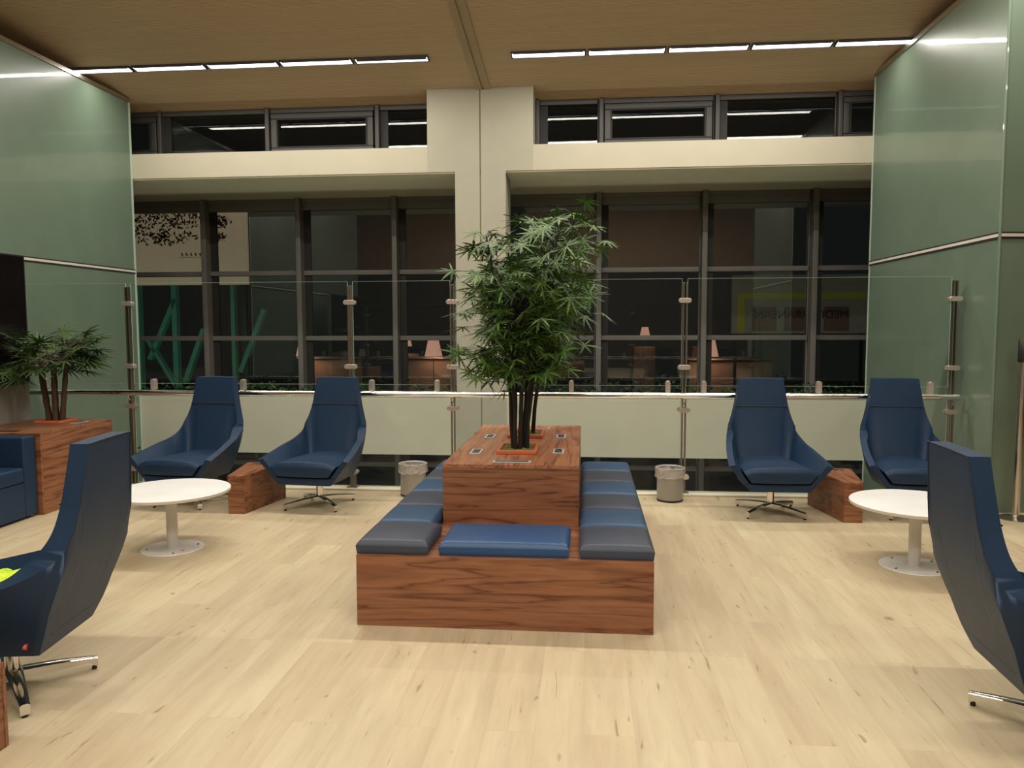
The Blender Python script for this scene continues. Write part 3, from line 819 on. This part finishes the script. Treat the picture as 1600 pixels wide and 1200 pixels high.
def square_pot(t, hx, hy, mat=None):
    bm = bmesh.new()
    w = .022
    for r in ((-hx, hx, -hy, -hy+w), (-hx, hx, hy-w, hy), (-hx, -hx+w, -hy+w, hy-w), (hx-w, hx, -hy+w, hy-w)):
        box(bm, r[0], r[1], r[2], r[3], 0, .026)
    obj('pot_rim', bm, M['orange'], t, bevel=.005)
    bm = bmesh.new(); n = 12; g = []
    for i in range(n+1):
        g.append([bm.verts.new(((-1+2*i/n)*(hx-w), (-1+2*j/n)*(hy-w), .016+.012*noise.noise(Vector((i*.9, j*.9, hx*40))))) for j in range(n+1)])
    for i in range(n):
        for j in range(n): bm.faces.new((g[i][j], g[i+1][j], g[i+1][j+1], g[i][j+1]))
    obj('moss', bm, M['moss'], t)

def aralia(name, label, loc, H, seed, nstem, spread, zlow, nleaf, lean=(0, 0)):
    rd = random.Random(seed)
    t = thing(name, label, 'plant', loc, group='tall potted plants on the bench table')
    square_pot(t, .128, .165)
    fol = bmesh.new(); tw = bmesh.new()
    stems = []
    for k in range(nstem):
        a = 2*PI*k/nstem+rd.uniform(-.3, .3); r0_ = rd.uniform(.03, .075)
        top = H*rd.uniform(.72, .98) if k else H
        pts = []
        dx, dy = math.cos(a)*spread*rd.uniform(.12, .42)+lean[0], math.sin(a)*spread*rd.uniform(.12, .42)+lean[1]
        for q in range(9):
            f = q/8
            pts.append(Vector((math.cos(a)*r0_+dx*f**1.5+.012*noise.noise(Vector((f*5, k, seed))), math.sin(a)*r0_+dy*f**1.5+.012*noise.noise(Vector((k, f*5, seed))), top*f)))
        stems.append(pts)
        bm = bmesh.new(); tube(bm, pts, [.0145*(1-.72*q/8)+.001 for q in range(9)], 8)
        obj('stem', bm, M['stem_dark'], t, smooth=True)
    for k in range(nleaf):
        pts = stems[rd.randrange(nstem)]
        ztop = pts[-1].z
        zt = zlow+(ztop-zlow)*(rd.random()**.85)
        f = zt/ztop*8; i = min(int(f), 7); p = pts[i].lerp(pts[i+1], f-i)
        a = rd.uniform(0, 2*PI)
        fr = (zt-zlow)/(H-zlow)
        env = spread*(.62+.55*math.sin(PI*min(1, fr*.9+.12)))*(1.0 if fr < .85 else .8)
        pl = max(.06, env*rd.uniform(.25, .85))
        up = rd.uniform(.15, .75)+.5*fr
        d = Vector((math.cos(a), math.sin(a), up)).normalized()
        m_ = p+d*pl*.55; e = p+Vector((d.x, d.y, d.z*.55))*pl
        tube(tw, [p, m_, e], [.003, .0022, .0018], 4, cap=False)
        nl = rd.randint(7, 10)
        ax = Vector((d.x, d.y, rd.uniform(-.45, .55))).normalized()
        sd = ax.cross(Vector((0, 0, 1))).normalized(); L = rd.uniform(.105, .17)
        roll_ = rd.uniform(-.9, .9); up_ = sd.cross(ax)
        sd = sd*math.cos(roll_)+up_*math.sin(roll_); nn = ax.cross(sd).normalized()
        for q in range(nl):
            th = (q/(nl-1)-.5)*R(rd.uniform(270, 300))
            dd = (ax*math.cos(th)+sd*math.sin(th))+nn*rd.uniform(-.12, .12); dd.z -= .10
            leaflet(fol, e, dd, nn if abs(nn.z) > .2 else Vector((0, 0, 1)), L*(1-.32*abs(th)/R(145))*rd.uniform(.85, 1.12), rd.uniform(.0075, .0115), 6, rd.uniform(.05, .28))
    obj('twigs', tw, M['stem_dark'], t)
    obj('foliage', fol, M['leaf'], t, recalc=False)
    return t
aralia('potted_aralia', 'tall bushy plant with black canes in the front orange-rimmed planter on the bench table', (-.437, 5.0, TH), 1.42, 11, 6, .47, .38, 400, (.02, -.0))
aralia('potted_aralia', 'taller plant behind, in the rear orange-rimmed planter on the bench table', (-.437, 5.70, TH), 1.66, 29, 4, .44, .55, 300, (.16, 0))

def fan_palm(label, loc):
    rd = random.Random(15)
    t = thing('potted_fan_palm', label, 'plant', loc)
    square_pot(t, .125, .125)
    fol = bmesh.new(); tw = bmesh.new()
    tops = []
    for k in range(6):
        a = 2*PI*k/6; h = rd.uniform(.42, .62)
        b = Vector((math.cos(a)*.055, math.sin(a)*.055, 0)); e = b+Vector((math.cos(a)*.075, math.sin(a)*.06, h))
        bm = bmesh.new(); pts = [b.lerp(e, q/8)+Vector((.008*noise.noise(Vector((q, k, 1))), 0, 0)) for q in range(9)]
        tube(bm, pts, [.021+.004*(q % 2)-.006*q/8 for q in range(9)], 9)
        for q in range(5):   # ragged leaf bases
            p = b.lerp(e, .15+.17*q); aa = rd.uniform(0, 6.28)
            tube(bm, [p, p+Vector((math.cos(aa)*.03, math.sin(aa)*.03, .05))], [.008, .002], 5)
        obj('trunk', bm, M['stem_brown'], t, smooth=True)
        tops.append(e)
    for k in range(74):
        p = tops[k % 6]; a = rd.uniform(0, 2*PI); el = rd.uniform(-.30, 1.0)
        d = Vector((math.cos(a)*math.cos(el), math.sin(a)*math.cos(el), math.sin(el)))
        e = p+d*rd.uniform(.16, .37)+Vector((0, 0, -.02)); e.y = min(e.y, .24); e.x = max(e.x, -.33)
        tube(tw, [p-Vector((0, 0, .05)), p.lerp(e, .5)+Vector((0, 0, .02)), e], [.004, .003, .0025], 4, cap=False)
        ax = d.copy(); ax.z = ax.z*.6; ax.normalize()
        sd = ax.cross(Vector((0, 0, 1)))
        sd = sd.normalized() if sd.length > .05 else Vector((1, 0, 0))
        sd = (sd+Vector((0, 0, rd.uniform(-.35, .35)))).normalized()
        nl = 15; L = rd.uniform(.17, .24)
        for q in range(nl):
            th = (q/(nl-1)-.5)*R(235)
            dd = ax*math.cos(th)+sd*math.sin(th)+Vector((0, 0, rd.uniform(-.05, .08)))
            leaflet(fol, e, dd, sd.cross(ax)*-1 if abs(th) < 9 else Vector((0, 0, 1)), L*(1-.15*abs(th)/2), .0085, 3, rd.uniform(.1, .3), serr=False)
    obj('twigs', tw, M['stem_brown'], t); obj('foliage', fol, M['palm_leaf'], t, recalc=False)
    return t

# ------------------------------------------------------------------ left planter table, partition, screen, sofa
lt = thing('planter_table', 'walnut box table at far left with outlets, holding the fan palm', 'table', (-4.83, 5.9, 0))
def lb(nm, x0, x1, y0, y1, z0, z1, mat, bev=.0015): return boxobj(nm, (x0+4.83, x1+4.83, y0-5.9, y1-5.9, z0, z1), mat, lt, bevel=bev, bseg=1)
LX0, LX1, LY0, LY1, LH = -5.2, -4.455, 5.90, 6.88, .68
lb('front_panel', LX0, LX1, LY0, LY0+.02, 0, LH-.022, M['wood_x'])
lb('back_panel', LX0, LX1, LY1-.02, LY1, 0, LH-.022, M['wood_x'])
lb('side_panel', LX0, LX0+.02, LY0+.0202, LY1-.0202, 0, LH-.022, M['wood_y'])
lb('side_panel', LX1-.02, LX1, LY0+.0202, LY1-.0202, 0, LH-.022, M['wood_y'])
lb('table_top', LX0, LX1, LY0, LY1, LH-.022, LH, M['wood_x'])
outlet(-4.60, 6.62, lt, -4.83, 5.9, LH)
o = boxobj('cable_slot', (-.12, .12, .07, .13, LH, LH+.004), M['steel'], lt, bevel=.0015, bseg=1)
boxobj('slot_brush', (-.105, .105, .085, .115, LH+.0036, LH+.0052), M['black'], o)
fan_palm('bushy fan palm with brown trunks in an orange-rimmed planter on the walnut box', (-4.83, 6.62, LH))

pt = thing('screen_partition', 'pale grey upright panel carrying a black screen at the left edge', 'partition', (-5.26, 5.4, 0))
boxobj('panel', (-.045, .03, -1.3, 1.42, 0, 2.20), M['grey_panel'], pt, bevel=.003)
tv = thing('television', 'large black screen mounted on the partition at the left edge', 'television', (-5.222, 5.4, 1.02))
boxobj('bezel', (-.006, .024, -1.25, 1.395, 0, 1.19), M['black'], tv, bevel=.003)
boxobj('display', (.0235, .0255, -1.235, 1.38, .015, 1.175), M['screen'], tv)

sf = thing('sofa', 'dark blue boxy leather sofa at the left edge, against the walnut box', 'sofa', (-4.85, 5.88, 0))
def sb(nm, x0, x1, y0, y1, z0, z1, bev=.015): return boxobj(nm, (x0+4.85, x1+4.85, y0-5.88, y1-5.88, z0, z1), M['leather'], sf, bevel=bev, bseg=3)
sb('arm', -5.19, -4.485, 5.745, 5.885, .02, .668)
sb('arm', -5.19, -4.485, 4.30, 4.44, .02, .668)
sb('base', -5.19, -4.487, 4.442, 5.743, .02, .30, .006)
sb('seat_cushion', -5.05, -4.480, 5.095, 5.742, .302, .425, .022)
sb('seat_cushion', -5.05, -4.480, 4.444, 5.090, .302, .425, .022)
sb('backrest', -5.19, -5.052, 4.442, 5.743, .302, .80)
for x in (-5.12, -4.55):
    for y in (4.37, 5.8):
        boxobj('foot', (x+4.85-.02, x+4.85+.02, y-5.88-.02, y-5.88+.02, 0, .02), M['black'], sf)

# ------------------------------------------------------------------ glass railing
rl = thing('glass_railing', 'clear glass balustrade with steel posts and tubular handrail along the void', 'railing', (0, 7.13, 0))
posts = [(-4.405, 1), (-2.21, 1), (-1.235, 1), (.885, 1), (3.20, 1)]
for x, _ in posts:
    bm = bmesh.new()
    for dx in (-.013, .013): box(bm, x+dx-.006, x+dx+.006, -.028, .018, .018, 1.93 if x != -1.235 else 1.93)
    box(bm, x-.05, x+.05, -.05, .04, .018, .028)
    pst = obj('post', bm, M['post'], rl, bevel=.002, bseg=1)
    bm = bmesh.new(); tube(bm, [(x, -.02, .84), (x, -.055, .87), (x, -.062, .90)], .009, 8)
    obj('bracket', bm, M['steel'], pst, smooth=True)
bm = bmesh.new(); tube(bm, [(-5.62, -.065, .915), (3.235, -.065, .915)], .028, 20)
obj('handrail', bm, M['chrome'], rl, smooth=True)
bm = bmesh.new()
xs = [-5.72]+[p[0] for p in posts]
def pane(x0, x1, z0, z1, nm='glass_panel'):
    bm = bmesh.new(); y = 0.012
    bm.faces.new([bm.verts.new(p) for p in ((x0, y, z0), (x1, y, z0), (x1, y, z1), (x0, y, z1))])
    o = obj(nm, bm, M['clear_glass'], rl, recalc=False)
    bm = bmesh.new()
    box(bm, x0, x1, y-.005, y+.005, z1, z1+.002); box(bm, x0, x1, y-.005, y+.005, z0-.002, z0)
    box(bm, x0-.001, x0+.001, y-.005, y+.005, z0, z1); box(bm, x1-.001, x1+.001, y-.005, y+.005, z0, z1)
    obj('polished_edge', bm, M['glass_edge'], o)
for a, b in zip(xs, xs[1:]):
    pane(a+.025, b-.025, 1.0, 1.965); pane(a+.025, b-.025, .03, .875)
def clamp(x, z, vert):
    bm = bmesh.new(); n = 20; r, h = .022, .034
    P = []
    for k in range(n):
        a = 2*PI*k/n; u, v_ = math.cos(a)*r, math.sin(a)*r
        v_ += h if v_ > 0 else -h
        P.append((u, v_) if vert else (v_, u))
    a = [bm.verts.new((x+p[0], -.036, z+p[1])) for p in P]; b = [bm.verts.new((x+p[0], .026, z+p[1])) for p in P]
    bm.faces.new(a); bm.faces.new(b[::-1])
    for k in range(n): bm.faces.new((a[k], a[(k+1) % n], b[(k+1) % n], b[k]))
    c = obj('glass_clamp', bm, M['clamp'], rl, bevel=.003)
for x, _ in posts:
    for z in (1.77, 1.168, .78, .165): clamp(x, z, False)
for x in (-4.169, -3.27, -2.011, -1.385, -.133, .741, 1.062, 2.07, 3.02, -5.3):
    clamp(x, .99, True)

# ------------------------------------------------------------------ bins
def make_bin():
    t = thing('waste_bin', 'x', 'bin')
    bm = bmesh.new(); lathe(bm, [(0, .016), (.112, .016), (.114, .02), (.118, .285), (.121, .288), (.121, .294), (.116, .294), (.112, .29), (.108, .03), (0, .03)], 48)
    obj('body', bm, M['bin'], t, smooth=True)
    bm = bmesh.new(); lathe(bm, [(0, 0), (.113, 0), (.116, .004), (.116, .016), (0, .016)], 40)
    obj('base_ring', bm, M['black'], t, smooth=True)
    bm = bmesh.new(); rows = []; seg = 64
    prof = [(.108, .16), (.109, .24), (.112, .29), (.121, .300), (.127, .296), (.129, .27), (.127, .24), (.131, .215)]
    for q, (r, z) in enumerate(prof):
        row = []
        for k in range(seg):
            a = 2*PI*k/seg; w = noise.noise(Vector((math.cos(a)*3, math.sin(a)*3, q*.7)))
            amp = .004 if q < 4 else .007
            row.append(bm.verts.new(((r+amp*w+(.003 if q > 3 else 0))*math.cos(a), (r+amp*w+(.003 if q > 3 else 0))*math.sin(a), z+(.018*w if q > 5 else .004*w))))
        rows.append(row)
    for a, b in zip(rows, rows[1:]):
        for k in range(seg): bm.faces.new((a[k], a[(k+1) % seg], b[(k+1) % seg], b[k]))
    obj('liner_bag', bm, M['liner'], t, smooth=True)
    return t
b0 = make_bin(); b0.location = (-1.575, 6.90, 0); b0['label'] = 'grey round waste bin with plastic liner, left of the bench by the railing'; b0['group'] = 'grey waste bins'
b1 = dup(b0); b1.location = (.745, 6.875, 0); b1.rotation_euler = (0, 0, 1.7); b1['label'] = 'grey round waste bin with plastic liner, right of the bench by the railing'

# ------------------------------------------------------------------ belt post at right
st = thing('belt_barrier_post', 'slim steel barrier post with black head at the right edge, before green glass', 'barrier post', (3.42, 6.44, 0))
bm = bmesh.new(); lathe(bm, [(0, 0), (.135, 0), (.137, .006), (.12, .013), (.04, .020), (.028, .03), (.028, 1.25), (0, 1.25)], 40)
obj('post', bm, M['steel'], st, smooth=True)
bm = bmesh.new(); lathe(bm, [(0, 1.25), (.034, 1.25), (.036, 1.26), (.036, 1.42), (.030, 1.43), (0, 1.432)], 28)
obj('head', bm, M['black'], st, smooth=True)
bm = bmesh.new(); tube(bm, [(-.03, -.02, 1.275), (-.045, -.03, 1.27)], .008, 8); obj('latch', bm, M['black'], st, smooth=True)
sg = thing('sign_stand', 'white upright sign panel on a thin rod, mostly cut off at right', 'sign', (3.385, 6.10, 0))
boxobj('panel', (-.08, .25, -.008, .008, .90, 1.32), M['white_lam'], sg, bevel=.002)
bm = bmesh.new(); tube(bm, [(-.10, 0, .62), (-.10, 0, 1.33)], .008, 8); tube(bm, [(.08, 0, .014), (.08, 0, .88)], .012, 10); obj('rod', bm, M['steel'], sg, smooth=True)
bm = bmesh.new(); lathe(bm, [(0, 0), (.14, 0), (.14, .01), (.02, .016), (0, .016)], 32, cx=.08); obj('base_plate', bm, M['steel'], sg, smooth=True)

# ------------------------------------------------------------------ beyond the windows: lamps, counters, mural and sign stand in for reflections
def lamp(x, y, z, s, label, ph=.36, light=6.):  # stand-in object for a lamp's reflection in the panes
    t = thing('reflected_lamp', label, 'lamp', (x, y, z), group='reflected lamps built beyond the windows')
    t.scale = (s, s, s)
    bm = bmesh.new(); lathe(bm, [(.105, .66), (.175, .34)], 28)
    o = obj('lamp_shade', bm, M['lamp_shade'], t, smooth=True)
    b0_ = -z/s
    bm = bmesh.new(); lathe(bm, [(0, b0_), (.12, b0_), (.12, b0_+.015), (.009, b0_+.03), (.009, .62), (0, .62)], 16)
    obj('lamp_stem', bm, M['steel'], t, smooth=True)
    if light:
        l = bpy.data.lights.new('lamp_glow', 'POINT'); l.energy = light; l.color = (1, .62, .42); l.shadow_soft_size = .06
        q = bpy.data.objects.new('lamp_glow', l); COL.objects.link(q); q.location = (x, y, z+.38*s); 
    return t
def counter(x0, x1, y, z, label):  # stand-in for the reflected brown wall glowing under a lamp
    t = thing('reflected_counter', label, 'counter', ((x0+x1)/2, y, 0), group='reflected counters built beyond the windows')
    w = (x1-x0)/2
    boxobj('front_board', (-w, w, 0, .06, 0, z-.03), M['counter'], t, bevel=.01)
    boxobj('ledge', (-w-.03, w+.03, -.12, .45, z-.03, z), M['counter'], t, bevel=.006)
    return t
counter(-3.62, -2.42, 15.4, .92, 'reflected taupe counter by a pink lamp, built beyond the window left of the column')
counter(-5.85, -4.55, 15.4, .92, 'reflected taupe counter lit by a half-hidden pink lamp behind a window mullion')
counter(2.0, 3.6, 15.4, .90, 'reflected taupe counter under the lamp, built beyond the right window')
lamp(-3.0, 15.08, .61, 1., 'reflected pink-shaded lamp built beyond the window left of the column')
lamp(-5.62, 15.08, .61, 1., 'reflected pink-shaded lamp half hidden by a mullion, built beyond the left windows')
lamp(2.34, 15.08, .61, 1., 'reflected pink-shaded lamp built beyond the window above the right bin')
lamp(1.2, 16.1, 1.1, .62, 'small reflected pink lamp built beyond the window right of the tall plants', light=1.5)
lamp(2.4, 16.1, 1.1, .62, 'small reflected pink lamp just above the larger lamp in the right window', light=1.5)
lamp(-3.75, 16.1, .95, .5, 'small reflected pink lamp just left of the larger lamp by the column', light=1.5)
for (x, z) in ((1.2, 1.1), (2.4, 1.1), (-3.75, .95)):
    t = tag(boxobj('pedestal_table', (x-.22, x+.22, 16.2, 16.6, 0, z), M['counter'], bevel=.01), 'dim square pedestal behind the small lamp at %s' % {1.2: 'the window right of the plants', 2.4: 'the right window', -3.75: 'the window left of the column'}[x], 'pedestal', 'dim pedestals beyond the windows')

pb = thing('reflected_mural', 'large reflected beige mural with dark ink foliage, built beyond the leftmost window', 'mural', (-7.05, 13.5, 0))  # mirror image of a mural, built as a board behind the glass
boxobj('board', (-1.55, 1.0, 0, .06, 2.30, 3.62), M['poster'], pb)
boxobj('support_leg', (-1.5, -1.4, .01, .06, 0, 2.30), M['win_dark'], pb); boxobj('support_leg', (.85, .95, .01, .06, 0, 2.30), M['win_dark'], pb)
bm = bmesh.new(); rd = random.Random(9)
def blob(cx, cz, r, n):
    for _ in range(n):
        a = rd.uniform(0, 6.28); q = rd.random()**.6*r; x, z = cx+math.cos(a)*q*1.2, cz+math.sin(a)*q*.6
        if z > 3.6 or z < 2.32 or x < -1.53 or x > .98: continue
        b = rd.uniform(0, 6.28); l = rd.uniform(.015, .05)
        d = Vector((math.cos(b), 0, math.sin(b)))*l; s_ = Vector((-d.z, 0, d.x))*.4; c = Vector((x, -.004, z))
        bm.faces.new([bm.verts.new(p) for p in (c-d, c+s_, c+d, c-s_)])
blob(-.9, 3.52, .55, 300); blob(-.8, 3.2, .30, 90); blob(-.5, 3.12, .22, 50); blob(-.15, 3.45, .25, 90); blob(-.15, 3.15, .18, 30); blob(.52, 3.42, .18, 100); blob(.47, 3.15, .14, 50); blob(.2, 3.5, .2, 30)
obj('ink_foliage', bm, M['ink'], pb, recalc=False)
bm = bmesh.new()
for k in range(5):   # a row of five small ink characters
    cx = -.22+k*.085; cz = 2.845
    for (a, b, c, d) in ((-.022, .012, .012, .03), (-.03, .02, -.006, .006), (-.012, .026, -.030, -.016), (-.006, .008, -.03, .03)):
        vs = [bm.verts.new((cx+p[0]+rd.uniform(-.005, .005), -.005, cz+p[1])) for p in ((a, c), (b, c+.006), (b, d), (a, d-.004))]
        bm.faces.new(vs)
vs = [bm.verts.new(p) for p in ((-.27, -.005, 2.79), (.16, -.005, 2.79), (.16, -.005, 2.796), (-.27, -.005, 2.796))]; bm.faces.new(vs)
obj('ink_characters', bm, M['ink'], pb, recalc=False)

fr = thing('steel_frame', 'green painted steel frame with diagonal braces beyond the lower left windows', 'steel frame', (-7.0, 13.5, 0))
def bar(nm, x0, z0, x1, z1, w):
    d = Vector((x1-x0, 0, z1-z0)); e = d.normalized()*.25; s_ = Vector((-d.z, 0, d.x)).normalized()*w
    bm = bmesh.new(); a = Vector((x0+7, 0, z0))-e*0; b = Vector((x1+7, 0, z1))+e*0
    f = [bm.verts.new(p) for p in (a-s_, b-s_, b+s_, a+s_)]; g = [bm.verts.new(v.co+Vector((0, .12, 0))) for v in f]
    bm.faces.new(f); bm.faces.new(g[::-1])
    for i in range(4): bm.faces.new((f[i], g[i], g[(i+1) % 4], f[(i+1) % 4]))
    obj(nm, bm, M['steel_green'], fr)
bar('brace', -7.45, 2.05, -7.98, .95, .04); bar('brace', -6.93, 1.50, -7.32, .52, .04); bar('brace', -5.78, 1.85, -6.25, .72, .04)
bar('brace', -8.0, 1.3, -7.35, .2, .03)
bar('upright', -7.47, 2.3, -7.47, 0, .045); bar('upright', -6.36, 2.3, -6.36, 0, .035); bar('upright', -8.15, 2.3, -8.15, 0, .025)

sn = thing('reflected_sign', 'reflected pale sign with yellow border and reversed brown lettering, built beyond the right window', 'sign', (3.7, 14.0, 0))  # reflection of a sign, modelled as a board past the pane
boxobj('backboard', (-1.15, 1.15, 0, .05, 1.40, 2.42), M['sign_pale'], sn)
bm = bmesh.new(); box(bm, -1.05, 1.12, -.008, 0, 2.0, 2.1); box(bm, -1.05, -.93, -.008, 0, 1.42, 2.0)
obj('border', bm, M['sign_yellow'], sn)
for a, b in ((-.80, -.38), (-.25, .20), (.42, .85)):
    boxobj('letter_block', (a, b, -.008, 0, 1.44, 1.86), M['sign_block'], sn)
def letters(txt, x, z, size, parent, mat):
    cu = bpy.data.curves.new('lettering', 'FONT'); cu.body = txt; cu.size = size; cu.align_x = 'CENTER'; cu.extrude = .002
    tmp = bpy.data.objects.new('lettering_tmp', cu); COL.objects.link(tmp)
    bpy.context.view_layer.update()
    me = bpy.data.meshes.new_from_object(tmp.evaluated_get(bpy.context.evaluated_depsgraph_get()))
    bpy.data.objects.remove(tmp)
    me.materials.append(mat)
    o = bpy.data.objects.new('lettering', me); COL.objects.link(o); o.parent = parent
    o.location = (x, -.016, z); o.rotation_euler = (R(90), 0, 0); o.scale = (-1, 1, 1)   # the lettering reads reversed in the photograph
    return o
letters('MEDITERRANEAN', .04, 1.66, .20, sn, M['sign_brown'])
boxobj('leg', (-1.1, -1.05, .01, .05, 0, 1.4), M['win_dark'], sn); boxobj('leg', (1.05, 1.1, .01, .05, 0, 1.4), M['win_dark'], sn)

# ------------------------------------------------------------------ world and camera
w = bpy.data.worlds.new('night'); SC.world = w; w.use_nodes = True
w.node_tree.nodes['Background'].inputs['Color'].default_value = (.012, .014, .013, 1)
w.node_tree.nodes['Background'].inputs['Strength'].default_value = .6
cam = bpy.data.cameras.new('camera'); co = bpy.data.objects.new('camera', cam); COL.objects.link(co)
cam.sensor_width = 36; cam.sensor_fit = 'HORIZONTAL'; cam.lens = 1210/1600*36
co.location = (0, 0, 1.55)
yaw, pit, roll = R(5.47), R(4.32), R(.17)
fw = Vector((-math.sin(yaw)*math.cos(pit), math.cos(yaw)*math.cos(pit), -math.sin(pit)))
rt = Vector((math.cos(yaw), math.sin(yaw), 0)); up = rt.cross(fw)
rt2 = rt*math.cos(roll)-up*math.sin(roll); up2 = rt*math.sin(roll)+up*math.cos(roll)
mm = Matrix((rt2, up2, -fw)).transposed().to_4x4(); mm.translation = co.location
co.matrix_world = mm
cam.clip_end = 200
SC.camera = co
SC.view_settings.view_transform = 'Standard'
SC.view_settings.look = 'None'
SC.view_settings.exposure = 0.0
SC.cycles.use_denoising = True
SC.cycles.max_bounces = 12; SC.cycles.transparent_max_bounces = 16; SC.cycles.glossy_bounces = 5
SC.cycles.sample_clamp_indirect = 4
